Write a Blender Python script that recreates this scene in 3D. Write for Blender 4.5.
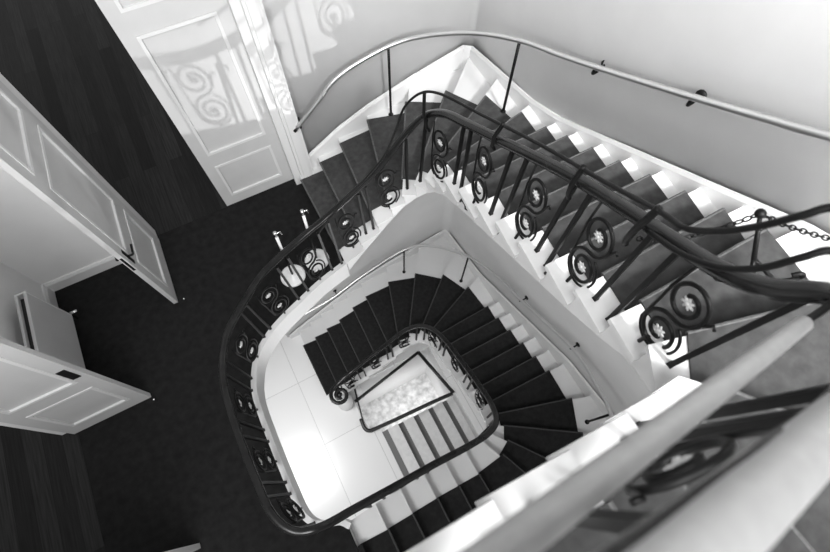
import bpy, bmesh, math, random
from mathutils import Vector, Matrix
random.seed(7)
S = bpy.context.scene
for o in list(bpy.data.objects): bpy.data.objects.remove(o)
COL = S.collection

# ------------------------------------------------------------------ camera, light, exposure
CZ = 4.85
ZB_ = -26*.165
FX, CX, CY, NX, NY = 470.0, 415.0, 276.0, 410.0, 490.0
nv = Vector((NX-CX, NY-CY, FX)).normalized()
e1 = Vector((0, 1, 0)).cross(nv).normalized(); e2 = nv.cross(e1)
th = math.radians(-28.0)
wX = e1*math.cos(th) + e2*math.sin(th)
wY = e1*math.sin(th) - e2*math.cos(th)
right = Vector((wX.x, wY.x, -nv.x)); down = Vector((wX.y, wY.y, -nv.y)); fwd = Vector((wX.z, wY.z, -nv.z))
cam_d = bpy.data.cameras.new('camera'); cam = bpy.data.objects.new('camera', cam_d); COL.objects.link(cam)
m = Matrix.Identity(4)
for i in range(3):
    m[i][0] = right[i]; m[i][1] = -down[i]; m[i][2] = -fwd[i]
m[0][3], m[1][3], m[2][3] = 0, 0, CZ
cam.matrix_world = m
cam_d.sensor_width = 36.0; cam_d.lens = FX/830.0*36.0; cam_d.clip_start = 0.02
cam_d.dof.use_dof = True; cam_d.dof.focus_distance = 4.0; cam_d.dof.aperture_fstop = 2.0
S.camera = cam

W = bpy.data.worlds.new('daylight'); S.world = W; W.use_nodes = True
bg = W.node_tree.nodes['Background']; bg.inputs[0].default_value = (1, 1, 1, 1); bg.inputs[1].default_value = 0.5

def area(name, loc, target, size, power, sy=None, spread=180):
    l = bpy.data.lights.new(name, 'AREA'); l.energy = power; l.size = size
    if sy: l.shape = 'RECTANGLE'; l.size_y = sy
    l.spread = math.radians(spread)
    o = bpy.data.objects.new(name, l); COL.objects.link(o); o.location = loc
    o.rotation_euler = (Vector(target)-Vector(loc)).to_track_quat('-Z', 'Y').to_euler()
    return o
area('skylight', (-0.5, -1.3, 7.4), (2.0, 2.6, 1.0), 1.8, 225)
area('south_window', (1.5, -3.9, 6.9), (2.6, 1.1, 1.9), 1.0, 58, spread=42)
area('added_wall_fill', (-2.0, -0.9, 5.1), (1.5, 3.6, 1.3), 1.6, 170)  # added unseen light to brighten the walls around the upper flight
area('hall_ceiling_light', (-2.2, 1.6, -0.5), (-1.6, 1.6, -4), 1.4, 60, spread=130)
area('added_basement_fill', (.7, .85, ZB_-1.35), (.6, 1.9, ZB_-2.3), .35, 16)  # added light, hidden under the steps, to brighten the basement well
sl = bpy.data.lights.new('hall_lamp', 'SPOT'); sl.energy = 600; sl.shadow_soft_size = .045; sl.spot_size = math.radians(42); sl.spot_blend = .35
so = bpy.data.objects.new('hall_lamp', sl); COL.objects.link(so); so.location = (.75, -1.5, -3.0)
so.rotation_euler = (Vector((.60, 3.7, 1.95))-Vector((.75, -1.5, -3.0))).to_track_quat('-Z', 'Y').to_euler()

S.view_settings.view_transform = 'Standard'; S.view_settings.look = 'None'
S.view_settings.gamma = 1.0; S.view_settings.use_curve_mapping = False
S.view_settings.exposure = 0.1

# ------------------------------------------------------------------ materials (all grey: a black and white place)
def mat(name, v, rough=0.6, noise=None, bump=None, metal=0.0, spec=0.5, coat=0.0):
    M = bpy.data.materials.new(name); M.use_nodes = True
    nt = M.node_tree; b = nt.nodes['Principled BSDF']
    b.inputs['Base Color'].default_value = (v, v, v, 1); b.inputs['Roughness'].default_value = rough
    b.inputs['Metallic'].default_value = metal; b.inputs['Specular IOR Level'].default_value = spec
    b.inputs['Coat Weight'].default_value = coat; b.inputs['Coat Roughness'].default_value = 0.12
    tc = nt.nodes.new('ShaderNodeTexCoord')
    if noise:
        sc, lo, hi = noise
        n = nt.nodes.new('ShaderNodeTexNoise'); n.inputs['Scale'].default_value = sc; n.inputs['Detail'].default_value = 6
        r = nt.nodes.new('ShaderNodeValToRGB'); r.color_ramp.elements[0].position = .3; r.color_ramp.elements[1].position = .7
        r.color_ramp.elements[0].color = (lo, lo, lo, 1); r.color_ramp.elements[1].color = (hi, hi, hi, 1)
        nt.links.new(tc.outputs['Object'], n.inputs['Vector']); nt.links.new(n.outputs['Fac'], r.inputs[0])
        nt.links.new(r.outputs[0], b.inputs['Base Color'])
    if bump:
        sc, st = bump
        n2 = nt.nodes.new('ShaderNodeTexNoise'); n2.inputs['Scale'].default_value = sc; n2.inputs['Detail'].default_value = 4
        bp = nt.nodes.new('ShaderNodeBump'); bp.inputs['Strength'].default_value = st; bp.inputs['Distance'].default_value = 0.002 if sc > 100 else 0.01
        nt.links.new(tc.outputs['Object'], n2.inputs['Vector']); nt.links.new(n2.outputs['Fac'], bp.inputs['Height'])
        nt.links.new(bp.outputs[0], b.inputs['Normal'])
    return M

def brick_mat(name, c1, c2, mortar, w, h, msize, rough, off=(0, 0, 0), rotz=0, grain=None, stagger=0.0):
    M = bpy.data.materials.new(name); M.use_nodes = True
    nt = M.node_tree; b = nt.nodes['Principled BSDF']; b.inputs['Roughness'].default_value = rough; b.inputs['Specular IOR Level'].default_value = .5 if rough < .3 else .15
    tc = nt.nodes.new('ShaderNodeTexCoord'); mp = nt.nodes.new('ShaderNodeMapping')
    mp.inputs['Location'].default_value = off; mp.inputs['Rotation'].default_value = (0, 0, rotz)
    br = nt.nodes.new('ShaderNodeTexBrick'); br.offset = stagger
    br.inputs['Color1'].default_value = (c1, c1, c1, 1); br.inputs['Color2'].default_value = (c2, c2, c2, 1)
    br.inputs['Mortar'].default_value = (mortar, mortar, mortar, 1)
    br.inputs['Scale'].default_value = 1; br.inputs['Brick Width'].default_value = w; br.inputs['Row Height'].default_value = h
    br.inputs['Mortar Size'].default_value = msize; br.inputs['Mortar Smooth'].default_value = 0.2
    nt.links.new(tc.outputs['Object'], mp.inputs[0]); nt.links.new(mp.outputs[0], br.inputs['Vector'])
    last = br.outputs['Color']
    if grain:
        m2 = nt.nodes.new('ShaderNodeMapping'); m2.inputs['Rotation'].default_value = (0, 0, rotz); m2.inputs['Scale'].default_value = (30, 1.5, 1)
        n = nt.nodes.new('ShaderNodeTexNoise'); n.inputs['Scale'].default_value = 2.0; n.inputs['Detail'].default_value = 8
        nt.links.new(tc.outputs['Object'], m2.inputs[0]); nt.links.new(m2.outputs[0], n.inputs['Vector'])
        mr = nt.nodes.new('ShaderNodeMapRange'); mr.inputs[1].default_value = .3; mr.inputs[2].default_value = .7
        mr.inputs[3].default_value = 1-grain; mr.inputs[4].default_value = 1+grain
        nt.links.new(n.outputs['Fac'], mr.inputs[0])
        mx = nt.nodes.new('ShaderNodeVectorMath'); mx.operation = 'SCALE'
        nt.links.new(last, mx.inputs[0]); nt.links.new(mr.outputs[0], mx.inputs['Scale'])
        last = mx.outputs[0]
    nt.links.new(last, b.inputs['Base Color'])
    return M

M_wall = mat('wall_paint', .60, .55, (3.0, .75, .79), (60, .05))
M_white = mat('white_gloss_paint', .68, .4)
M_door = mat('door_paint', .60, .4, (4, .52, .56))
M_step = mat('white_step_paint', .60, .45)
M_carpet = mat('dark_carpet', .03, .95, (14, .009, .016), (350, .12), spec=.1)
M_runner_shade = mat('stair_carpet_shaded', .015, .95, (18, .011, .019), (400, .08), spec=.1)  # same carpet as the upper flight; darker tone paints its shade
M_runner_lit = mat('stair_carpet_lit', .05, .95, (18, .036, .058), (400, .08), spec=.1)  # lit copy of the stair carpet, stronger light put into the colour
M_nose_shade = mat('edge_highlight_shaded', .05, .9, (60, .035, .06), spec=.1)  # paler edge paints the light caught along each nosing
M_nose_lit = mat('edge_highlight_lit', .09, .9, (60, .07, .11), spec=.1)  # lighter copy of the painted nosing highlight for the lit flight
M_iron = mat('black_iron', .006, .45, spec=.15)
M_wood = mat('dark_mahogany', .018, .22, (9, .006, .014), coat=.06, spec=.22)
M_steel = mat('polished_rail_metal', .75, .30, metal=1.0)
M_chrome = mat('chrome', .8, .12, metal=1.0)
M_leaf = mat('silvered_leaf', .62, .35, (40, .45, .75), metal=.3)
M_reflect = mat('rail_reflection_tone', .32, .5, (30, .30, .34))  # pale tone stands in for light reflected on dark rails
M_tile = brick_mat('pale_floor_tile', .84, .80, .55, 1.27, .90, .006, .22, (1.41, -1.68, 0), math.pi/2)
M_plank = brick_mat('dark_floorboards', .004, .018, .006, 2.4, .17, .004, .4, (0, 0.05, 0), math.pi/2, .5, .37)
M_terr = mat('pale_mosaic_floor', .7, .3, (9, .42, .86))
M_bstep = mat('pale_stone_step', .7, .5, (12, .68, .78))
M_step_shade = mat('step_shadow_grey', .16, .6)  # grey for shadows painted on the basement treads
M_base = mat('white_base_plate', .85, .3)
M_black = mat('black_slot', .006, .5)
M_coping = mat('dark_coping_wood', .02, .35)

# ------------------------------------------------------------------ mesh helpers
def link(name, bm, material, parent=None, smooth=False):
    me = bpy.data.meshes.new(name)
    bmesh.ops.recalc_face_normals(bm, faces=bm.faces)
    bm.to_mesh(me); bm.free()
    for mm in (material if isinstance(material, (list, tuple)) else [material]): me.materials.append(mm)
    if smooth:
        for p in me.polygons: p.use_smooth = True
    o = bpy.data.objects.new(name, me); COL.objects.link(o)
    if parent: o.parent = parent; o.matrix_parent_inverse = parent.matrix_world.inverted()
    return o
def thing(name, label, cat, loc=(0, 0, 0), group=None):
    o = bpy.data.objects.new(name, None); COL.objects.link(o); o.location = loc; o.empty_display_size = .1
    o['label'] = label; o['category'] = cat
    if group: o['group'] = group
    bpy.context.view_layer.update()
    return o
def tag(o, label, cat, group=None):
    o['label'] = label; o['category'] = cat
    if group: o['group'] = group
    return o
def struct(name, bm, m_, label, cat, smooth=False):
    o = link(name, bm, m_, None, smooth); o['kind'] = 'structure'; o['label'] = label; o['category'] = cat
    return o
def prism(bm, pts, z0, z1, mi=0):
    lo = [bm.verts.new((p[0], p[1], z0)) for p in pts]; hi = [bm.verts.new((p[0], p[1], z1)) for p in pts]
    fs = [bm.faces.new(hi), bm.faces.new(lo[::-1])]
    n = len(pts)
    for i in range(n):
        j = (i+1) % n
        fs.append(bm.faces.new((lo[i], lo[j], hi[j], hi[i])))
    for f in fs: f.material_index = mi
def vprism(bm, pts, d):
    """polygon of 3-D points extruded along vector d"""
    a = [bm.verts.new(p) for p in pts]; b = [bm.verts.new(Vector(p)+Vector(d)) for p in pts]
    bm.faces.new(a); bm.faces.new(b[::-1]); n = len(pts)
    for i in range(n):
        j = (i+1) % n; bm.faces.new((a[i], b[i], b[j], a[j]))
def box(bm, x0, x1, y0, y1, z0, z1, mi=0):
    prism(bm, [(x0, y0), (x1, y0), (x1, y1), (x0, y1)], z0, z1, mi)
def bevel(bm, w, seg=2):
    bmesh.ops.bevel(bm, geom=list(bm.edges), offset=w, segments=seg, affect='EDGES', profile=.5, clamp_overlap=True)
def catmull(P, n=8):
    P = [Vector(p) for p in P]; out = []
    for i in range(len(P)-1):
        p0 = P[i-1] if i else P[0]*2-P[1]; p1, p2 = P[i], P[i+1]
        p3 = P[i+2] if i+2 < len(P) else P[-1]*2-P[-2]
        for k in range(n):
            t = k/n
            out.append(.5*((2*p1)+(p2-p0)*t+(2*p0-5*p1+4*p2-p3)*t*t+(3*p1-p0-3*p2+p3)*t**3))
    out.append(P[-1]); return out
def tube(bm, path, r, seg=10, taper=None, round_ends=False):
    path = [Vector(p) for p in path]; n = len(path)
    T = []
    for i in range(n):
        t = path[min(i+1, n-1)]-path[max(i-1, 0)]; T.append(t.normalized())
    u = T[0].orthogonal().normalized(); rings = []
    rad = [r*(taper(i/(n-1)) if taper else 1) for i in range(n)]
    pts = list(path); tt = list(T)
    if round_ends:
        pre = []; post = []
        for k in range(1, 5):
            a = k/5*math.pi/2
            post.append((path[-1]+T[-1]*r*math.sin(a), T[-1], r*math.cos(a)))
            pre.insert(0, (path[0]-T[0]*r*math.sin(a), T[0], r*math.cos(a)))
        pts = [q[0] for q in pre]+pts+[q[0] for q in post]; tt = [q[1] for q in pre]+tt+[q[1] for q in post]
        rad = [q[2] for q in pre]+rad+[q[2] for q in post]
    for p, t, rr in zip(pts, tt, rad):
        u = (u-t*u.dot(t))
        u = u.normalized() if u.length > 1e-6 else t.orthogonal().normalized()
        v = t.cross(u)
        rings.append([bm.verts.new(p+(u*math.cos(2*math.pi*k/seg)+v*math.sin(2*math.pi*k/seg))*rr) for k in range(seg)])
    for a, b in zip(rings, rings[1:]):
        for k in range(seg): bm.faces.new((a[k], a[(k+1) % seg], b[(k+1) % seg], b[k]))
    bm.faces.new(rings[0][::-1]); bm.faces.new(rings[-1])
def sweep(bm, path, prof, closed_prof=True, flat=False):
    """profile (side, up) swept along a path; side is horizontal"""
    path = [Vector(p) for p in path]; n = len(path); rings = []
    for i in range(n):
        t = path[min(i+1, n-1)]-path[max(i-1, 0)]
        th_ = Vector((t.x, t.y, 0))
        if th_.length < 1e-6: th_ = Vector((1, 0, 0))
        th_.normalize(); side = Vector((th_.y, -th_.x, 0))
        up = Vector((0, 0, 1)) if flat else side.cross(t.normalized())
        if up.z < 0: up = -up
        rings.append([bm.verts.new(path[i]+side*a+up*b) for a, b in prof])
    k = len(prof)
    for a, b in zip(rings, rings[1:]):
        for j in range(k): bm.faces.new((a[j], a[(j+1) % k], b[(j+1) % k], b[j]))
    bm.faces.new(rings[0]); bm.faces.new(rings[-1][::-1])
def lathe(bm, prof, c, seg=24):
    rings = []
    for r, z in prof:
        rings.append([bm.verts.new((c[0]+r*math.cos(2*math.pi*k/seg), c[1]+r*math.sin(2*math.pi*k/seg), c[2]+z)) for k in range(seg)])
    for a, b in zip(rings, rings[1:]):
        for k in range(seg): bm.faces.new((a[k], a[(k+1) % seg], b[(k+1) % seg], b[k]))
    bm.faces.new(rings[0][::-1]); bm.faces.new(rings[-1])
def ball(bm, c, r, sx=1, sy=1, sz=1, rot=None, sub=2):
    mm = Matrix.Translation(c) @ (rot.to_4x4() if rot else Matrix.Identity(4)) @ Matrix.Diagonal((r*sx, r*sy, r*sz, 1))
    bmesh.ops.create_icosphere(bm, subdivisions=sub, radius=1, matrix=mm)

R = .165
ZB = -26*R                        # hall floor one storey down

# ------------------------------------------------------------------ setting: walls
def wall(name, pts, d, label, m_=None):
    bm = bmesh.new(); vprism(bm, pts, d); return struct(name, bm, m_ or M_wall, label, 'wall')
WXL, WYT, WYB = 2.68, 3.60, -1.50   # lower storey
# wall with a softly rounded corner (two wings) of the lower storey
def rounded_wall(name, x_right, y_top, xl, yb, z0, z1fn, rad, label, slant=0.0):
    bm = bmesh.new(); pts = [(xl, y_top)]
    pts.append((xl*.5+x_right*.5, y_top))
    for k in range(9):
        a = math.pi/2*(1-k/8)
        pts.append((x_right-rad+rad*math.cos(a), y_top-rad+rad*math.sin(a)))
    for k in range(1, 13):
        y = (y_top-rad)+(yb-(y_top-rad))*k/12; pts.append((x_right-slant*(k/12), y))
    off = .16; outp = []
    for i, p in enumerate(pts):
        a = Vector(pts[max(i-1, 0)]); b = Vector(pts[min(i+1, len(pts)-1)]); t = (b-a).normalized(); outp.append((p[0]-t.y*off, p[1]+t.x*off))
    va = [[bm.verts.new((p[0], p[1], z)) for p, z in ((p, z0(i, p)), (p, z1fn(i, p)))] for i, p in enumerate(pts)]
    vb = [[bm.verts.new((q[0], q[1], z)) for z in (z0(i, p), z1fn(i, p))] for i, (p, q) in enumerate(zip(pts, outp))]
    for i in range(len(pts)-1):
        bm.faces.new((va[i][0], va[i+1][0], va[i+1][1], va[i][1])); bm.faces.new((vb[i][0], vb[i][1], vb[i+1][1], vb[i+1][0]))
        bm.faces.new((va[i][1], va[i+1][1], vb[i+1][1], vb[i][1])); bm.faces.new((va[i][0], vb[i][0], vb[i+1][0], va[i+1][0]))
    for i in (0, len(pts)-1): bm.faces.new((va[i][0], va[i][1], vb[i][1], vb[i][0]))
    return struct(name, bm, M_wall, label, 'wall', True)
def slope2(i, p):               # underside of the upper flight along the wall
    x, y = p
    if x < 2.3 and y > 3.3: return max(-.3, (x-.47)*.58-.25)
    return 1.0+(2.9-y)*.60-.15
rounded_wall('wall_right_lower', WXL+.02, WYT+.02, -.85, WYB, lambda i, p: ZB, lambda i, p: max(slope2(i, p), -.05)-.12, .16, 'grey wall around the lower flight, behind its wall handrail')
rounded_wall('wall_right_upper', 2.79, 3.765, .44, -.30, slope2, lambda i, p: 7.5, .08, 'pale grey wall curving around the upper flight of stairs', slant=.30)

def rect(x0, x1, y0, y1, z0, z1):
    bm = bmesh.new(); box(bm, x0, x1, y0, y1, z0, z1); return bm
# landing storey: wall with the double doorway (towards the top of the picture), wall with the doorway on the left
DY = 3.74
struct('wall_back', rect(-2.7, -1.42, 3.66, 3.86, 0, 5.5), M_wall, 'plain white wall beside the open panelled door, above the radiator corner', 'wall')
struct('wall_back_pier', rect(.46, .62, 3.66, 3.96, 0, 7.5), M_wall, 'narrow pale pier between the closed door and the upper flight', 'wall')
struct('wall_left', rect(-2.76, -2.56, 2.035, 3.86, 0, 5.5), M_wall, 'white wall behind the radiator on the landing', 'wall')
struct('wall_left_far', rect(-2.76, -2.56, -1.6, .45, 0, 5.5), M_wall, 'white wall on the far side of the lower doorway', 'wall')

# floors
loop = [(-.64, -.02), (-.70, .05), (-.80, .085), (-.92, .16), (-.99, .30), (-1.005, .55), (-1.01, .85), (-1.01, 1.2), (-.995, 1.50), (-.94, 1.70), (-.83, 1.90), (-.65, 2.06), (-.45, 2.17), (-.17, 2.28), (.12, 2.385), (.46, 2.47)]
loop_s = [(p.x, p.y) for p in catmull([(x, y, 0) for x, y in loop], 5)]
bm = bmesh.new()
prism(bm, [(-2.62, -1.5), (-.63, -1.5)]+loop_s+[(.46, 3.80), (-2.62, 3.80)], -.03, 0)
struct('floor_landing', bm, M_carpet, 'dark carpeted landing floor curving around the stairwell', 'floor')
bm = bmesh.new()
prism(bm, [(-2.62, -1.5), (-.64, -1.5)]+[(x-.004, y) for x, y in loop_s]+[(.46, 3.80), (-2.62, 3.80)], -.30, -.032)
struct('floor_landing_slab', bm, M_white, 'white slab under the carpeted landing', 'floor')
struct('floor_back_room', rect(-8.0, 1.0, 3.80, 12.0, -.06, .002), M_plank, 'dark floorboards of the room beyond the double doors', 'floor')
struct('floor_side_room', rect(-6.5, -2.62, -2.5, 3.6, -.06, .002), M_plank, 'dark floorboards of the room beyond the lower left doorway', 'floor')
bm = bmesh.new()
sweep(bm, [(x, y, 0) for x, y in loop_s], [(-.005, -.34), (.035, -.34), (.035, -.05), (.05, -.04), (.05, .012), (-.005, .012)], flat=True)
o = struct('trim_landing_edge', bm, M_step, 'white curved edging of the landing around the stairwell', 'trim')
bm = bmesh.new()
for a in ((-6, -.21, -3, 7), (-.21, 0, -3, 1.22), (-.21, 0, 1.86, 7), (0, 2.7, -3, .02), (0, 2.7, 2.13, 7), (1.56, 2.7, .02, 2.13)):
    box(bm, a[0], a[1], a[2], a[3], ZB-.12, ZB)
struct('floor_hall', bm, M_tile, 'bright pale tiled hall floor at the foot of the stairs', 'floor')
ZC = ZB-2.3
struct('floor_basement', rect(-.5, 2.0, -.3, 2.5, ZC-.05, ZC), M_terr, 'mottled pale floor seen down in the basement well', 'floor')
bm = bmesh.new()
for a in ((-.33, -.21, 1.1, 2.0), (-.21, 1.6, 2.13, 2.25), (1.56, 1.68, -.1, 2.25), (-.1, 1.68, -.1, .02), (-.21, 0, 1.10, 1.22)):
    box(bm, a[0], a[1], a[2], a[3], ZC, ZB-.12)
struct('wall_basement', bm, M_step, 'white walls of the basement well', 'wall')
struct('trim_right_wall', rect(2.655, 2.70, -1.5, .55, -.13, -.06), M_white, 'thin white string course on the grey wall below the upper flight', 'trim')

# ------------------------------------------------------------------ stairs
F1_I = {1: (-.58, 2.03), 2: (-.32, 2.03), 3: (-.05, 2.03), 4: (.22, 2.03), 5: (.52, 2.04), 6: (.80, 2.05), 7: (.95, 2.06), 8: (1.09, 2.05), 9: (1.22, 1.99), 10: (1.30, 1.87), 11: (1.33, 1.76), 12: (1.33, 1.51), 13: (1.33, 1.23), 14: (1.33, .95), 15: (1.33, .68), 16: (1.325, .42), 17: (1.30, .265), 18: (1.24, .16), 19: (1.14, .09), 20: (.98, .05), 21: (.72, .045), 22: (.45, .04), 23: (.18, .035), 24: (-.10, .03), 25: (-.37, .02), 26: (-.64, 0)}
F1_O = {1: (-.58, 3.6), 2: (-.32, 3.6), 3: (-.05, 3.6), 4: (.22, 3.6), 5: (.54, 3.6), 6: (.87, 3.6), 7: (1.43, 3.6), 8: (2.13, 3.6), 9: (2.68, 3.2), 10: (2.68, 2.43), 11: (2.68, 1.81), 12: (2.68, 1.52), 13: (2.68, 1.23), 14: (2.68, .94), 15: (2.68, .66), 16: (2.68, .38), 17: (2.68, -.16), 18: (2.68, -.8), 19: (2.3, -1.5), 20: (1.6, -1.5), 21: (.76, -1.5), 22: (.45, -1.5), 23: (.18, -1.5), 24: (-.10, -1.5), 25: (-.37, -1.5), 26: (-.63, -1.5)}
F1_CI = {k: (v[0], 2.17) for k, v in F1_I.items() if k < 7}
F1_CI.update({7: (.98, 2.19), 8: (1.17, 2.17), 9: (1.34, 2.07), 10: (1.42, 1.92), 11: (1.44, 1.77), 12: (1.44, 1.51), 13: (1.44, 1.23), 14: (1.44, .95), 15: (1.44, .67), 16: (1.43, .415), 17: (1.42, .23), 18: (1.375, .065), 19: (1.275, -.09), 20: (1.10, -.18), 21: (.72, -.22), 22: (.45, -.21), 23: (.18, -.20), 24: (-.11, -.20), 25: (-.37, -.20), 26: (-.62, -.185)})
F1_CO = {1: (-.60, 3.27), 2: (-.32, 3.25), 3: (-.05, 3.24), 4: (.23, 3.23), 5: (.55, 3.27), 6: (.85, 3.29), 7: (1.33, 3.28), 8: (1.81, 3.12), 9: (2.19, 2.79), 10: (2.40, 2.32), 11: (2.45, 1.81), 12: (2.44, 1.52), 13: (2.44, 1.23), 14: (2.44, .94), 15: (2.43, .66), 16: (2.42, .385), 17: (2.40, -.07), 18: (2.2, -.48), 19: (1.95, -1.0), 20: (1.5, -1.2), 21: (.75, -1.22), 22: (.45, -1.22), 23: (.18, -1.22), 24: (-.1, -1.22), 25: (-.37, -1.22), 26: (-.63, -1.22)}
F2_I = {1: (.47, 2.42), 2: (.70, 2.47), 3: (.93, 2.51), 4: (1.12, 2.53), 5: (1.27, 2.51), 6: (1.38, 2.44), 7: (1.45, 2.34), 8: (1.475, 2.21), 9: (1.475, 2.02), 10: (1.46, 1.77), 11: (1.435, 1.49), 12: (1.41, 1.22), 13: (1.385, .95), 14: (1.36, .68), 15: (1.33, .43), 16: (1.305, .19), 17: (1.28, -.02), 18: (1.15, -.165), 19: (.97, -.17), 20: (.70, -.16), 21: (.42, -.15), 22: (.14, -.14), 23: (-.13, -.14), 24: (-.40, -.14), 25: (-.67, -.14), 26: (-.94, -.14)}
F2_O = {1: (.47, 3.74), 2: (.75, 3.74), 3: (1.04, 3.74), 4: (1.44, 3.74), 5: (2.00, 3.74), 6: (2.73, 3.66), 7: (2.745, 3.10), 8: (2.72, 2.50), 9: (2.69, 2.08), 10: (2.67, 1.80), 11: (2.64, 1.51), 12: (2.62, 1.22), 13: (2.59, .95), 14: (2.56, .67), 15: (2.54, .40), 16: (2.51, .12), 17: (2.50, -.35), 18: (2.2, -1.32), 19: (1.05, -1.32), 20: (.70, -1.32), 21: (.42, -1.32), 22: (.14, -1.32), 23: (-.13, -1.32), 24: (-.40, -1.32), 25: (-.67, -1.32), 26: (-.94, -1.32)}
F2_CO = {1: (.47, 3.62), 2: (.75, 3.62), 3: (1.04, 3.63), 4: (1.42, 3.65), 5: (1.86, 3.53), 6: (2.24, 3.31), 7: (2.47, 2.91), 8: (2.55, 2.43), 9: (2.53, 2.06), 10: (2.51, 1.79), 11: (2.49, 1.50), 12: (2.46, 1.22), 13: (2.43, .95), 14: (2.40, .68), 15: (2.36, .43), 16: (2.31, .19), 17: (2.26, -.28), 18: (1.95, -1.15), 19: (1.04, -1.22), 20: (.70, -1.22), 21: (.42, -1.22), 22: (.14, -1.22), 23: (-.13, -1.22), 24: (-.40, -1.22), 25: (-.67, -1.22), 26: (-.94, -1.22)}
def inset(I, O, d):
    out = {}
    for k in I:
        a, b = Vector(I[k]), Vector(O[k]); t = (b-a).normalized(); out[k] = tuple(a+t*d)
    return out
F2_CI = inset(F2_I, F2_O, .125)
F2_I = dict(list(F2_I.items())[:0] + [(k, v if k > 17 else w) for (k, v), w in zip(F2_I.items(), inset(F2_I, F2_O, -.035).values())])
def stairs(root, I, O, z0, n, corners, thick):
    c = Vector((.2, 1.1))
    for k in range(1, n):
        i0, i1, o0, o1 = I[k], I[k+1], O[k], O[k+1]
        mid = [corners[k]] if k in corners else []
        poly = [i0, o0]+mid+[o1, i1]
        z = z0+R*k; bm = bmesh.new()
        lo = [bm.verts.new((p[0], p[1], z-thick-(R if q else 0))) for p, q in [(i0, 1), (o0, 1)]+[(c_, 0) for c_ in mid]+[(o1, 0), (i1, 0)]]
        hi = [bm.verts.new((p[0], p[1], z-.035)) for p in poly]
        bm.faces.new(hi); bm.faces.new(lo[::-1])
        for i in range(len(poly)):
            j = (i+1) % len(poly); bm.faces.new((lo[i], lo[j], hi[j], hi[i]))
        # tread board: nosing forward over the riser, and out over the string
        a, b = Vector(i0), Vector(o0)
        run = (Vector(i1)+Vector(o1)-a-b)*.5; run.normalize()
        out = (a-b).normalized()
        na = a-run*.022+out*.03; nb = b-run*.022; ni = Vector(i1)+out*.03
        prism(bm, [tuple(na), tuple(nb)]+mid+[o1, tuple(ni)], z-.035, z)
        link('step', bm, M_step, root)
def runner(name, CI, CO, z0, n, corners, label, m_):
    bm = bmesh.new(); T = .012
    for k in range(1, n+1):
        z = z0+R*k
        a, b = Vector(CI[k]), Vector(CO[k])
        k2 = min(k+1, n)
        run = ((Vector(CI[k2])+Vector(CO[k2])-a-b) if k < n else (a+b-Vector(CI[k-1])-Vector(CO[k-1])))*.5; run.normalize()
        f = -run*.034
        # riser panel
        prism(bm, [tuple(a-run*.008), tuple(b-run*.008), tuple(b), tuple(a)], z-R+.012, z-.034)
        g = f*.93; prism(bm, [tuple(a+g), tuple(b+g), tuple(b+run*.01), tuple(a+run*.01)], z-.037, z+.0004)
        if k < n:
            mid = [corners[k]] if k in corners else []
            nf = len(bm.faces)
            tube(bm, [(a.x+f.x*.9, a.y+f.y*.9, z+.002), (b.x+f.x*.9, b.y+f.y*.9, z+.002)], .0125, 8)
            bm.faces.ensure_lookup_table()
            for q in range(nf, len(bm.faces)): bm.faces[q].material_index = 1
            prism(bm, [tuple(a+f), tuple(b+f)]+mid+[CO[k+1], CI[k+1]], z+.0005, z+T)
    return tag(link(name, bm, [m_, M_nose_shade if m_ is M_runner_shade else M_nose_lit]), label, 'carpet')

low = thing('staircase', 'white painted lower staircase rising from the bright tiled hall to the landing', 'staircase', (.6, 2.0, ZB))
stairs(low, F1_I, F1_O, ZB, 26, {8: (2.68, 3.6), 18: (2.68, -1.5)}, .12)
runner('stair_carpet', F1_CI, F1_CO, ZB, 26, {}, 'black carpet runner, painted in its shaded tone, covering the lower stairs above the tiled hall', M_runner_shade)
up = thing('staircase', 'white edged upper staircase climbing from the landing along the grey wall', 'staircase', (.6, 2.5, 0))
stairs(up, F2_I, F2_O, 0, 26, {5: (2.72, 3.74), 17: (2.45, -1.32)}, .10)
runner('stair_carpet', F2_CI, F2_CO, 0, 26, {}, 'black carpet runner, painted in a lighter lit tone, on the upper stairs beside the ironwork balustrade', M_runner_lit)

# skirtings that climb the walls
def skirting(name, pts, label, t=.03, h=.20, low_=.3):
    bm = bmesh.new()
    sweep(bm, pts, [(t, -low_), (0, -low_), (0, h), (t*.55, h), (t, h-.03)], flat=True)
    return struct(name, bm, M_white, label, 'skirting')
def kz(z0, k): return z0+R*k
skirting('baseboard_lower_stairs', [(-.80, 3.60, ZB+.02), (-.60, 3.60, kz(ZB, 1)), (.87, 3.60, kz(ZB, 6)), (1.43, 3.6, kz(ZB, 7)+.02), (2.63, 3.6, kz(ZB, 8.6)), (2.68, 3.55, kz(ZB, 8.6)), (2.68, 2.43, kz(ZB, 10)), (2.68, .38, kz(ZB, 16)+.08), (2.68, -.6, kz(ZB, 17.8)), (2.68, -1.45, kz(ZB, 18.6))], 'white skirting climbing beside the lower stairs', h=.12)
skirting('baseboard_upper_stairs', [(.47, 3.74, .16), (1.04, 3.74, kz(0, 3)), (1.44, 3.74, kz(0, 4)), (2.0, 3.74, kz(0, 5)), (2.66, 3.74, kz(0, 5.9)), (2.74, 3.66, kz(0, 6)), (2.73, 3.1, kz(0, 7)-.05), (2.70, 2.5, kz(0, 8)-.08), (2.67, 2.08, kz(0, 9.1)-.09), (2.645, 1.8, kz(0, 10.1)-.09), (2.54, .67, kz(0, 14.1)-.09), (2.50, .12, kz(0, 16)-.09), (2.45, -.28, kz(0, 17)-.09)], 'white skirting climbing beside the upper stairs along the pale wall', h=.15)
skirting('baseboard_back', [(-2.53, 3.66, 0), (-1.42, 3.66, 0)], 'white skirting at the foot of the wall behind the open door', h=.16, low_=0)
skirting('baseboard_left', [(-2.56, 2.10, 0), (-2.56, 3.66, 0)], 'white skirting below the radiator', h=.16, low_=0)

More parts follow.
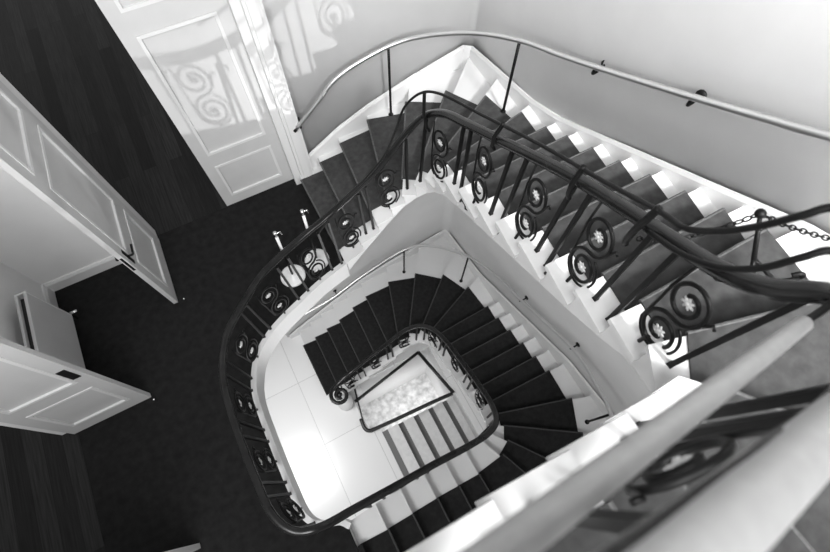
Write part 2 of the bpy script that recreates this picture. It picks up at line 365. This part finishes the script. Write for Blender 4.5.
# ------------------------------------------------------------------ balustrade
BAL = thing('balustrade', 'dark wooden handrail on black wrought iron scrollwork winding around the whole stairwell', 'balustrade', (-.36, 1.86, ZB))
HR = .72
rail_pts = [  # plan, height
 (-.36, 1.86, ZB+.93), (-.305, 1.83, ZB+.93), (-.30, 1.90, ZB+.93), (-.37, 1.95, ZB+.93), (-.46, 1.91, ZB+.93), (-.475, 1.80, ZB+.93), (-.41, 1.70, ZB+.935)]
vol = []
for k in range(0, 29):
    a = math.radians(100+540*(1-k/28)); r_ = .045+.125*(k/28)**1.1
    vol.append((-.36+r_*math.cos(a), 1.89+r_*math.sin(a)-.01, ZB+.93))
flight1 = [(-.28, 2.08, ZB+.95), (-.15, 2.11, ZB+1.0), (.0, 2.13, kz(ZB, 1.75)+.75), (.3, 2.15, kz(ZB, 2.75)+.75), (.68, 2.16, kz(ZB, 4.2)+.75), (.97, 2.15, kz(ZB, 5.8)+.75), (1.2, 2.06, kz(ZB, 7.4)+.75), (1.34, 1.84, kz(ZB, 9.2)+.75), (1.37, 1.5, kz(ZB, 11.2)+.75), (1.365, 1.1, kz(ZB, 12.7)+.75), (1.35, .7, kz(ZB, 14.3)+.75), (1.30, .38, kz(ZB, 16)+.75), (1.18, .17, kz(ZB, 17.9)+.75), (.98, .09, kz(ZB, 19.6)+.75), (.7, .075, kz(ZB, 20.9)+.75), (.3, .085, kz(ZB, 22.5)+.75), (-.1, .085, kz(ZB, 24)+.75), (-.45, .09, kz(ZB, 25.3)+.74)]
land = [(-.72, .095, .765), (-.91, .165, .78), (-1.015, .35, .785), (-1.04, .65, .785), (-1.045, 1.06, .785), (-1.025, 1.42, .785), (-.97, 1.66, .785), (-.84, 1.91, .78), (-.62, 2.12, .77), (-.37, 2.315, .765), (-.1, 2.435, .765), (.15, 2.515, .78)]
flight2 = [(.42, 2.56, .85), (.70, 2.575, kz(0, 1.7)+.72), (1.04, 2.58, kz(0, 3.1)+.72), (1.30, 2.585, kz(0, 4.8)+.72), (1.46, 2.50, kz(0, 6.4)+.72), (1.50, 2.25, kz(0, 7.9)+.72), (1.485, 1.9, kz(0, 9.2)+.73), (1.465, 1.5, kz(0, 10.7)+.73), (1.42, .95, kz(0, 12.8)+.74), (1.35, .55, kz(0, 14.4)+.74), (1.27, .28, kz(0, 15.6)+.74), (1.215, .09, kz(0, 16.5)+.74), (1.20, -.03, kz(0, 17.2)+.74), (1.235, -.11, 3.67), (1.20, -.195, 3.76), (1.10, -.24, 3.82), (.97, -.25, 3.88), (.70, -.237, kz(0, 20)+.74), (.3, -.178, kz(0, 21.5)+.74), (-.13, -.125, kz(0, 23)+.74), (-.67, -.125, kz(0, 25)+.74), (-.94, -.125, kz(0, 26)+.74)]
rp = [Vector(v) for v in vol] + catmull(flight1+land+flight2, 8)
prof = []
hw, hh = .034, .026
for k in range(14):
    a = 2*math.pi*k/14
    c_, s_ = math.cos(a), math.sin(a)
    prof.append((hw*math.copysign(abs(c_)**.7, c_), hh*math.copysign(abs(s_)**.8, s_)))
bm = bmesh.new(); sweep(bm, rp, prof); ball(bm, Vector((-.36, 1.89, ZB+.93)), .045, 1, 1, .7)
link('handrail', bm, M_wood, BAL, True)
CORE = catmull(flight1+land+flight2, 8)
bm = bmesh.new(); sweep(bm, [p-Vector((0, 0, .034)) for p in CORE], [(-.014, -.006), (.014, -.006), (.014, .006), (-.014, .006)])
link('core_rail', bm, M_iron, BAL)
def rail_z(x, y, zlo):
    """underside of the handrail above a base point (nearest in plan, at a sensible height)"""
    best = None
    for p in CORE:
        if not (zlo+.35 < p.z < zlo+1.25): continue
        d = (p.x-x)**2+(p.y-y)**2
        if best is None or d < best[0]: best = (d, p)
    return best[1] if best else Vector((x, y, zlo+.75))
def baluster(x, y, z):
    p = rail_z(x, y, z); bm = bmesh.new()
    top = Vector((x*.35+p.x*.65, y*.35+p.y*.65, p.z-.036))
    base = Vector((x, y, z)); w = .0115
    q = [bm.verts.new(base+Vector((a*w, b*w, 0))) for a, b in ((-1, -1), (1, -1), (1, 1), (-1, 1))]
    t = [bm.verts.new(top+Vector((a*w, b*w, 0))) for a, b in ((-1, -1), (1, -1), (1, 1), (-1, 1))]
    bm.faces.new(q[::-1]); bm.faces.new(t)
    for i in range(4): bm.faces.new((q[i], q[(i+1) % 4], t[(i+1) % 4], t[i]))
    box(bm, x-.014, x+.014, y-.014, y+.014, z, z+.012)
    return link('baluster', bm, M_iron, BAL)
leaf_me = None
def scroll_panel(A, B):
    """A, B: bases of the balusters on either side"""
    A, B = Vector(A), Vector(B)
    ta, tb = rail_z(A.x, A.y, A.z), rail_z(B.x, B.y, B.z)
    ha, hb = ta.z-.04-A.z, tb.z-.04-B.z
    L = (Vector((B.x, B.y))-Vector((A.x, A.y))).length
    dxy = Vector((B.x-A.x, B.y-A.y, 0)).normalized()
    outv = Vector((dxy.y, -dxy.x, 0))
    Tx = Vector((ta.x*.65+A.x*.35, ta.y*.65+A.y*.35, ta.z-.04)); Ty = Vector((tb.x*.65+B.x*.35, tb.y*.65+B.y*.35, tb.z-.04))
    mid0 = (A+B)*.5; lean = ((Tx+Ty)*.5-mid0); H = (ha+hb)/2
    def pt(s, h, off=0):      # s metres across the middle, h 0..1 of the height; scrolls stand upright on the slope
        return mid0+dxy*(s-L*.5)*SQ+lean*h+outv*off
    SQ = .72; Rr = min(.150, L*.50, H*.21)
    c1 = (L*.5+Rr*.12, H*.29); c2 = (L*.5-Rr*.12, H*.29+2*Rr*.985)
    m_ = ((c1[0]+c2[0])/2, (c1[1]+c2[1])/2)
    a_end = math.atan2(m_[1]-c1[1], m_[0]-c1[0])
    bm = bmesh.new(); pts1 = []
    for k in range(41):
        u = k/40; a = a_end+(1-u)*2*math.pi*1.6; rr = Rr*(.30+.70*u**.8)
        pts1.append((c1[0]+rr*math.cos(a), c1[1]+rr*math.sin(a)))
    pts2 = [(2*m_[0]-x, 2*m_[1]-y) for x, y in pts1][::-1]
    tube(bm, [pt(x, y/H) for x, y in pts1+pts2[1:]], .0105, 6)
    # outer C that hugs the lower volute and runs up to the rail
    cc = []
    for k in range(22):
        a = a_end-.5-(k/21)*math.pi*1.25; rr = Rr*1.0
        cc.append((c1[0]+rr*1.04*math.cos(a), c1[1]+rr*1.04*math.sin(a)))
    cc += [(c1[0]-Rr*1.05, c1[1]+Rr*1.0), (c1[0]-Rr*1.15, c1[1]+Rr*1.9), (c1[0]-Rr*1.1, H*.9)]
    tube(bm, [pt(x, y/H) for x, y in cc], .0075, 6)
    # small tail at the top beside the upper volute
    tl = [(c2[0]+Rr, c2[1]), (c2[0]+Rr*1.15, c2[1]+Rr*.4), (c2[0]+Rr*1.3, c2[1]+Rr*.3)]
    tube(bm, [pt(x, y/H) for x, y in tl], .0075, 6)
    pan = link('scroll_panel', bm, M_iron, BAL, True)
    # foot bracket: little bent bar that pins the scroll to the white step
    bm = bmesh.new()
    gz = (A.z-mid0.z)/H+.012
    f = [(c1[0]-.22, gz*H, .035), (c1[0]-.20, gz*H+.05, .035), (c1[0]-.12, gz*H+.045, .03), (c1[0]-.09, gz*H+.02, .035), (c1[0]-.03, gz*H+.03, .02), (c1[0]-.02, max(gz*H+.06, c1[1]-Rr*.97), 0)]
    if not (abs(B.z-A.z) > .1 and L > .3 and 1.3 < A.z < 2.7):
        f = [(c1[0]-.015, gz*H if abs(B.z-A.z) < .05 else .02, 0), (c1[0]-.012, c1[1]-Rr*.8, 0), (c1[0], c1[1]-Rr*.75, 0)]
    tube(bm, [pt(x, y/H, q) for x, y, q in f], .011, 6)
    link('foot_bracket', bm, M_iron, pan, True)
    for c in (c1, c2):
        bm = bmesh.new(); o_ = pt(c[0], c[1]/H); upv = Vector((0, 0, 1))
        for k in range(7):
            a = 2*math.pi*k/7
            d = dxy*math.cos(a)+upv*math.sin(a)
            rot = Matrix((d, outv, d.cross(outv))).transposed()
            ball(bm, o_+d*Rr*.13, Rr*.11, 1.15, .35, .5, rot, 1)
        ball(bm, o_, Rr*.10, 1, 1, 1, None, 1)
        link('leaf_rosette', bm, M_leaf, pan, True)
    return pan
# pairs of balusters: (x, y, z) each
def lerp_base(pts, s):
    acc = 0
    for a, b in zip(pts, pts[1:]):
        a, b = Vector(a), Vector(b); l = (Vector((b.x, b.y))-Vector((a.x, a.y))).length
        if acc+l >= s: return a.lerp(b, (s-acc)/l)
        acc += l
    return Vector(pts[-1])
def chain_of(pairs, closed_start=None):
    prev = closed_start
    for a, b in pairs:
        if prev is not None: scroll_panel(prev, a)
        baluster(*a)
        if b is not None: baluster(*b)
        prev = b if b is not None else a
    return prev
z1 = lambda k: ZB+R*k
pairs1 = [((.08, 2.06, z1(2)), (.185, 2.06, z1(2))), ((.66, 2.08, z1(5)), (.76, 2.08, z1(5))),
          ((1.20, 2.03, z1(8)), (1.29, 1.93, z1(9))), ((1.35, 1.56, z1(11)), (1.35, 1.44, z1(12))),
          ((1.355, .89, z1(14)), (1.355, .78, z1(14))), ((1.30, .28, z1(16)), (1.24, .18, z1(17))),
          ((.80, .07, z1(20)), (.66, .07, z1(21))), ((.25, .065, z1(22)), (.12, .065, z1(23))),
          ((-.26, .06, z1(24)), (-.40, .055, z1(25)))]
last = chain_of(pairs1, (-.30, 2.02, z1(1)))
baluster(-.30, 2.02, z1(1))
pairsL = [((-.80, .105, 0.012), (-.90, .17, 0.012)), ((-1.0, .50, .012), (-1.0, .61, .012)), ((-1.015, 1.03, .012), (-1.015, 1.15, .012)),
          ((-.985, 1.57, .012), (-.945, 1.69, .012)), ((-.67, 2.045, .012), (-.58, 2.10, .012)), ((-.18, 2.275, .012), (-.05, 2.32, .012)),
          ((.29, 2.43, .012), (.42, 2.455, .012))]
last = chain_of(pairsL, last)
z2 = lambda k: R*k
pairs2 = [((.78, 2.50, z2(2)), (.88, 2.515, z2(2))), ((1.30, 2.505, z2(5)), (1.40, 2.42, z2(6))), ((1.47, 1.95, z2(9)), (1.465, 1.84, z2(9))),
          ((1.43, 1.39, z2(11)), (1.425, 1.26, z2(11))), ((1.39, .86, z2(13)), (1.38, .74, z2(13))), ((1.335, .36, z2(15)), (1.325, .23, z2(15)))]
pairs3 = [((.80, -.20, z2(19)), (.66, -.20, z2(20))), ((.26, -.20, z2(21)), (.10, -.20, z2(22))),
          ((-.28, -.20, z2(23)), (-.44, -.20, z2(24))), ((-.80, -.20, z2(25)), None)]
chain_of(pairs2, last); scroll_panel((1.32, .20, z2(15)), (1.28, -.085, z2(16.4))); baluster(1.25, -.10, z2(17)); chain_of(pairs3)
# safety bars fixed above the handrail of the upper flight
bar1 = [(.27, 2.42, .86), (.60, 2.50, 1.06), (.85, 2.535, 1.20), (1.08, 2.54, 1.42), (1.25, 2.62, 1.60), (1.36, 2.66, 1.78), (1.46, 2.56, 1.98), (1.49, 2.30, 2.18), (1.50, 1.82, 2.42), (1.43, 1.18, 2.82), (1.33, .71, 3.14), (1.20, .37, 3.44), (1.136, .258, 3.55), (1.153, .184, 3.63), (1.168, .129, 3.73), (1.177, .091, 3.83), (1.21, .06, 3.89), (1.27, -.03, 3.93), (1.29, -.12, 3.90), (1.24, -.18, 3.80)]
bm = bmesh.new(); tube(bm, catmull(bar1, 8), .011, 8); link('safety_bar', bm, M_iron, BAL, True)
bar2 = [(1.22, .36, 3.30), (1.17, .21, 3.42), (1.135, .10, 3.55), (1.149, .036, 3.65), (1.169, .005, 3.75), (1.205, -.02, 3.80), (1.25, -.09, 3.77), (1.20, -.13, 3.70), (1.09, -.136, 3.70), (.98, -.132, 3.77)]
bm = bmesh.new(); tube(bm, catmull(bar2, 8), .011, 8); link('safety_bar', bm, M_iron, BAL, True)
for (bx, by, bz), (rx, ry, rz) in (((1.46, 2.50, 2.03), (1.48, 2.40, 1.78)), ((1.475, 1.55, 2.59), (1.475, 1.55, 2.45)), ((1.36, .83, 3.06), (1.40, .83, 2.88)), ((1.205, .385, 3.43), (1.31, .42, 3.13))):
    bm = bmesh.new(); b_, r_ = Vector((bx, by, bz)), Vector((rx, ry, rz))
    tube(bm, [b_+Vector((0, 0, .012)), b_, b_*.4+r_*.6+Vector((-.045, 0, 0)), r_+Vector((-.045, 0, -.03)), r_+Vector((-.02, 0, -.08))], .015, 6)
    link('bar_clamp', bm, M_iron, BAL, True)
# added pale tubes painting the bright reflection on the top run's rails, close to the camera
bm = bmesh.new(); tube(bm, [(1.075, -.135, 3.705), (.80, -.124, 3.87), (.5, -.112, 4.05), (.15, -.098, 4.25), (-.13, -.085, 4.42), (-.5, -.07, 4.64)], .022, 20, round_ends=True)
o = link('rail_reflection_tube', bm, M_reflect, BAL, True); o['label'] = 'pale tube painting a reflection, with a rounded end, beside the near handrail'
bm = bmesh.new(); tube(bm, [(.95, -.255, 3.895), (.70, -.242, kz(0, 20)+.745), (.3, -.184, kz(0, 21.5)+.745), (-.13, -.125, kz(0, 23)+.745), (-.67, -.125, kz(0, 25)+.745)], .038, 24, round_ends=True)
o = link('rail_reflection_tube', bm, M_reflect, BAL, True); o['label'] = 'thick pale tube painting the reflection on the handrail nearest the camera'

# ------------------------------------------------------------------ handrails on the walls
def wall_rail(name, pts, posts, brackets, label):
    t = thing(name, label, 'handrail', pts[0])
    path = catmull(pts, 8)
    bm = bmesh.new(); tube(bm, path, .022, 12); link('rail', bm, M_steel, t, True)
    for e, d in ((path[0], path[0]-path[1]), (path[-1], path[-1]-path[-2])):
        bm = bmesh.new(); d = d.normalized(); tube(bm, [e, e+d*.035], .022, 12, round_ends=False); link('end_cap', bm, M_iron, t, True)
    for b_, top in posts:
        bm = bmesh.new(); tube(bm, [b_, top], .014, 8); lathe(bm, [(.03, 0), (.03, .012), (.018, .02), (.018, .03)], b_, 12)
        link('post', bm, M_iron, t, True)
    for p, w in brackets:
        p = Vector(p); w = Vector(w); bm = bmesh.new()
        tube(bm, catmull([p+Vector((0, 0, -.015)), p+Vector((0, 0, -.06)), p*.5+w*.5+Vector((0, 0, -.075)), w+Vector((0, 0, -.055))], 4), .011, 8)
        d = (w-p).normalized(); tube(bm, [w+Vector((0, 0, -.055))-d*.012, w+Vector((0, 0, -.055))], .035, 12)
        link('bracket', bm, M_iron, t, True)
    return t
wall_rail('wall_handrail', [(.57, 3.62, .98), (.82, 3.61, 1.20), (1.136, 3.60, 1.46), (1.67, 3.57, 1.61), (2.0, 3.38, 1.74), (2.29, 3.06, 1.88), (2.455, 2.63, 2.05), (2.52, 2.2, 2.20), (2.525, 1.85, 2.36), (2.46, 1.07, 2.78), (2.38, .40, 3.17), (2.34, .05, 3.38), (2.31, -.2, 3.5)],
          [((1.664, 3.60, .66), (1.66, 3.57, 1.60)), ((2.506, 2.674, 1.155), (2.455, 2.63, 2.04))],
          [((.62, 3.62, 1.03), (.62, 3.74, 1.03)), ((2.525, 1.85, 2.36), (2.67, 1.88, 2.36)), ((2.46, 1.07, 2.78), (2.585, 1.09, 2.78))], 'polished metal handrail curving along the pale wall above the upper stairs')
wall_rail('wall_handrail', [(-.62, 3.51, -3.36), (.2, 3.50, -3.19), (.9, 3.50, -2.85), (1.70, 3.43, -2.46), (2.06, 3.16, -2.16), (2.40, 2.63, -1.9), (2.56, 2.0, -1.66), (2.58, 1.45, -1.45), (2.58, .48, -.93), (2.42, -.06, -.60), (2.24, -.42, -.37), (1.9, -.8, -.2)],
          [((1.646, 3.335, kz(ZB, 7)), (1.70, 3.42, -2.47)), ((2.393, 2.564, kz(ZB, 9)), (2.42, 2.56, -1.9)), ((2.345, -.369, kz(ZB, 18)), (2.27, -.37, -.42))],
          [((-.50, 3.51, -3.34), (-.50, 3.62, -3.34)), ((.35, 3.50, -3.13), (.35, 3.62, -3.13)), ((2.58, 1.45, -1.45), (2.70, 1.45, -1.45)), ((2.58, .48, -.93), (2.70, .48, -.93))], 'polished metal handrail running round the grey wall of the lower stairs')

# ------------------------------------------------------------------ doors
def door_leaf(name, w, h, label, panels, th=.045):
    """hinge at local x = 0, leaf along +x, faces towards -y and +y"""
    root = bpy.data.objects.new(name, None); COL.objects.link(root); root['kind'] = 'structure'; root['label'] = label; root['category'] = 'door'
    bm = bmesh.new(); st = .11
    zs = [.012]+[z for p in panels for z in p]+[h]
    box(bm, 0, st, -th, 0, .012, h); box(bm, w-st, w, -th, 0, .012, h)
    prev = .012
    for a, b in panels:
        box(bm, st, w-st, -th, 0, prev, a); prev = b
    box(bm, st, w-st, -th, 0, prev, h)
    link('leaf_frame', bm, M_door, root)
    for a, b in panels:
        bm = bmesh.new(); box(bm, st, w-st, -th+.014, -.014, a, b)
        pn = link('panel', bm, M_door, root)
        for yy, sg in ((-th+.014, -1), (-.014, 1)):
            bm = bmesh.new(); t = .028
            for (x0, x1, z0, z1) in ((st, w-st, a, a+t), (st, w-st, b-t, b), (st, st+t, a+t, b-t), (w-st-t, w-st, a+t, b-t)):
                box(bm, x0, x1, min(yy, yy+sg*.02), max(yy, yy+sg*.02), z0, z1)
            link('panel_moulding', bm, M_white, pn)
    return root
PAN = [(.20, .80), (.98, 2.0), (2.16, 2.95)]
d1 = door_leaf('door_1', .88, 3.15, 'open white panelled door with a lever handle, perpendicular to the back wall', PAN)
d1.location = (-1.33, 3.74, 0); d1.rotation_euler = (0, 0, math.radians(-92))
bm = bmesh.new()
for s_ in (-1, 1):
    yy = -.045/2+s_*(.045/2)
    box(bm, .79, .83, yy-.004 if s_ < 0 else yy, yy if s_ < 0 else yy+.004, .88, 1.10)
    tube(bm, [(.81, yy, 1.0), (.81, yy+s_*.05, 1.0)], .011, 8)
    tube(bm, [(.81, yy+s_*.05, 1.0), (.70, yy+s_*.055, 1.0)], .011, 8)
hd = link('door_handle', bm, M_iron, d1, True); hd['label'] = 'dark lever handle with plate'
bm = bmesh.new(); box(bm, .879, .8825, -.034, -.011, .86, 1.10); link('lock_plate', bm, M_chrome, d1)
d2 = door_leaf('door_2', .755, 3.15, 'open white panelled door with a dark lock plate, standing in front of the radiator', PAN)
d2.location = (-2.65, 2.03, 0); d2.rotation_euler = (0, 0, 0)
bm = bmesh.new(); box(bm, .655, .72, -.050, -.0455, 1.06, 1.27); o = link('lock_plate', bm, M_black, d2); o['label'] = 'dark plate beside the door edge'
d3 = door_leaf('door_3', .74, 3.15, 'white door leaf just showing at the bottom edge of the picture', PAN)
d3.location = (-2.60, .55, 0); d3.rotation_euler = (0, 0, math.radians(-3))
d4 = door_leaf('door_4', .86, 3.15, 'closed white panelled door with iron shadow patterns beside the foot of the upper stairs', [(.16, .70), (.88, 2.3), (2.5, 3.0)])
d4.location = (.38, 3.80, 0); d4.rotation_euler = (0, 0, math.radians(180))
bm = bmesh.new()
for zz in (.62, 1.22): tube(bm, [(.862, -.022, zz-.02), (.862, -.022, zz+.02)], .007, 8)
link('edge_bolt', bm, M_iron, d4, True)
# door stops: little pins on the carpet by the leaf ends
bm = bmesh.new(); box(bm, .38, .46, 3.70, 3.86, 0, 3.3); box(bm, .46, .60, 3.635, 3.66, 0, 3.3); box(bm, .49, .57, 3.615, 3.635, 0, 3.3)
struct('trim_1', bm, M_white, 'white moulded casing between the closed door and the stairs', 'door casing')
bm = bmesh.new(); box(bm, -1.42, -1.34, 3.66, 3.88, 0, 3.3); struct('trim_2', bm, M_white, 'white casing on the hinge side of the open back door', 'door casing')
bm = bmesh.new(); box(bm, -2.565, -2.54, 2.04, 2.12, 0, 3.3); struct('trim_3', bm, M_white, 'white casing of the lower left doorway', 'door casing')
for x, y, l in ((-1.28, 2.84, 'small metal floor pin beside the end of the open door with a lever'), (-1.86, 1.93, 'small metal floor pin beside the end of the door with a dark lock plate')):
    bm = bmesh.new(); lathe(bm, [(.012, 0), (.012, .012), (.007, .02), (.007, .05), (.012, .055), (.008, .065)], (x, y, 0), 12)
    tag(link('door_stop', bm, M_chrome, None, True), l, 'door stop')

# radiator
rd = thing('radiator', 'white panel radiator with a slotted top against the landing wall', 'radiator', (-2.5, 2.8, 0))
bm = bmesh.new(); box(bm, -2.375, -2.345, 2.30, 3.15, .14, .80); bevel(bm, .006); link('front_panel', bm, M_door, rd)
bm = bmesh.new(); box(bm, -2.45, -2.425, 2.30, 3.15, .14, .80); bevel(bm, .006); link('back_panel', bm, M_door, rd)
bm = bmesh.new(); box(bm, -2.425, -2.375, 2.33, 3.12, .2, .70)
box(bm, -2.425, -2.375, 2.33, 3.12, .70, .765)
link('dark_slot_fill', bm, M_black, rd)  # solid black block painting the darkness inside the slot
bm = bmesh.new(); box(bm, -2.45, -2.345, 3.15, 3.165, .15, .80); box(bm, -2.45, -2.345, 2.285, 2.30, .15, .80); link('end_grille', bm, M_white, rd)
bm = bmesh.new(); tube(bm, [(-2.37, 3.19, 0), (-2.37, 3.19, .17), (-2.37, 3.15, .19)], .010, 8); tube(bm, [(-2.37, 3.19, .14), (-2.29, 3.19, .14)], .018, 10); link('valve', bm, M_chrome, rd, True)

# ------------------------------------------------------------------ barrier posts on the landing
def stanchion(bx, by, lean, label):
    t = thing('barrier_post', label, 'barrier post', (bx, by, 0), 'white based posts on the landing')
    bm = bmesh.new(); lathe(bm, [(.14, 0), (.14, .012), (.12, .022), (.03, .032), (.02, .05)], (bx, by, 0), 36); link('base', bm, M_base, t, True)
    tx, ty = bx+lean[0], by+lean[1]
    p = lambda u: Vector((bx+lean[0]*u, by+lean[1]*u, .86*u))
    bm = bmesh.new(); tube(bm, [p(.03), p(.60)], .012, 10); link('lower_pole', bm, M_iron, t, True)
    bm = bmesh.new(); tube(bm, [p(.60), p(.93)], .016, 12); link('upper_pole', bm, M_base, t, True)
    bm = bmesh.new(); tube(bm, [p(.93), p(1)], .019, 12); h = p(.97); tube(bm, [h, h+Vector((.05, .0, .0)), h+Vector((.055, 0, -.05))], .008, 8); link('head', bm, M_chrome, t, True)
stanchion(-.13, 2.57, (.04, .06), 'white based barrier post on the carpet, the left one behind the balustrade')
stanchion(.19, 2.63, (.05, .11), 'white based barrier post on the carpet, nearer the first upper step')

# iron post and chains on the upper stairs
pt_ = thing('chain_post', 'black iron post with scroll feet and a ring top on the upper stairs', 'post', (1.84, .03, 2.83))
pb, ptop = Vector((1.84, .03, 2.835)), Vector((1.82, .24, 3.15))
bm = bmesh.new(); tube(bm, [pb, pb.lerp(ptop, .5), ptop], .012, 8, taper=lambda u: 1.2-.4*u); link('stem', bm, M_iron, pt_, True)
bm = bmesh.new(); ball(bm, ptop, .023); link('ring_top', bm, M_iron, pt_, True)
ax = Vector((.55, -.30, 0)).normalized()
for s_ in (-1, 1):
    pts = [pb.lerp(ptop, .35), pb+ax*s_*.05+Vector((0, 0, .10))*.6, pb+ax*s_*.11+Vector((0, 0, .012)), pb+ax*s_*.17+Vector((0, 0, .02)), pb+ax*s_*.20+Vector((0, 0, .06)), pb+ax*s_*.17+Vector((0, 0, .09)), pb+ax*s_*.14+Vector((0, 0, .07))]
    bm = bmesh.new(); tube(bm, catmull(pts, 5), .011, 8); link('scroll_foot', bm, M_iron, pt_, True)
def link_mesh():
    bm = bmesh.new(); pts = []
    for k in range(17):
        a = 2*math.pi*k/16; pts.append((.019*math.cos(a), .011*math.sin(a), 0))
    tube(bm, pts, .0036, 6); return bm
def chain(A, B, sag, label):
    A, B = Vector(A), Vector(B)
    t = thing('barrier_chain', label, 'chain', A)
    n = max(6, int(((B-A).length+sag*.8)/.030)); proto = None
    for k in range(n):
        u0, u1 = k/n, (k+1)/n
        f = lambda u: A.lerp(B, u)-Vector((0, 0, sag*4*u*(1-u)))
        p, d = (f(u0)+f(u1))/2, (f(u1)-f(u0)).normalized()
        q = d.to_track_quat('X', 'Z').to_matrix().to_4x4() @ Matrix.Rotation(math.pi/2*(k % 2)+.6, 4, 'X')
        if proto is None: proto = link('chain_link', link_mesh(), M_iron, t, True); o = proto
        else: o = proto.copy(); COL.objects.link(o); o.parent = t
        o.matrix_parent_inverse = Matrix.Identity(4); o.matrix_basis = Matrix.Translation(-A) @ Matrix.Translation(p) @ q
chain((1.82, .24, 3.15), (1.30, .40, 3.12), .10, 'black chain drooping from the iron post to the upper handrail')
chain((1.82, .24, 3.15), (2.42, -.22, 3.05), .06, 'black chain drooping from the iron post towards the pale wall')

# ------------------------------------------------------------------ basement stairs and the rail round their opening
bs = thing('basement_stairs', 'pale stone steps with painted grey shadow bands going down beneath the lower stairs', 'staircase', (0, .6, ZB))
for k in range(6):
    x0 = .005+k*.325; z = ZB-.03-.12*(k)
    bm = bmesh.new(); box(bm, x0, min(x0+.325, 1.56), .025, 1.11, z-.3, z); st_ = link('step', bm, M_bstep, bs)
    bm = bmesh.new(); box(bm, x0, x0+.11, .026, 1.109, z, z+.004); link('step_shadow_band', bm, M_step_shade, st_)  # grey band paints the shadow that each step drops on its tread
gr = thing('opening_rail', 'dark rail edging the basement opening beside the pale steps', 'rail', (0, 1.2, ZB))
bm = bmesh.new(); tube(bm, catmull([(-.24, 1.50, ZB+.05), (-.25, 1.33, ZB+.05), (-.20, 1.24, ZB+.05), (-.08, 1.215, ZB+.05), (.3, 1.185, ZB+.05), (1.0, 1.14, ZB+.05), (1.5, 1.10, ZB+.05)], 6), .036, 8); link('rail', bm, M_coping, gr, True)
bm = bmesh.new()
for p, q, w in (((-.206, 1.84), (1.314, 2.12), .03), ((1.314, 2.12), (1.53, 1.10), .035), ((-.1, 2.1), (-.245, 1.33), .015)):
    tube(bm, [(p[0], p[1], ZB+.02), (q[0], q[1], ZB+.02)], w, 8)
link('edge_bar', bm, M_coping, gr, True)
bm = bmesh.new(); lathe(bm, [(.14, 0), (.14, .05), (.12, .06), (.11, R), (.15, R+.001), (.15, R+.03)], (-.36, 1.89, ZB), 28)
tag(link('curtail_step', bm, M_step, None, True), 'round white step end under the scroll of the handrail', 'step')
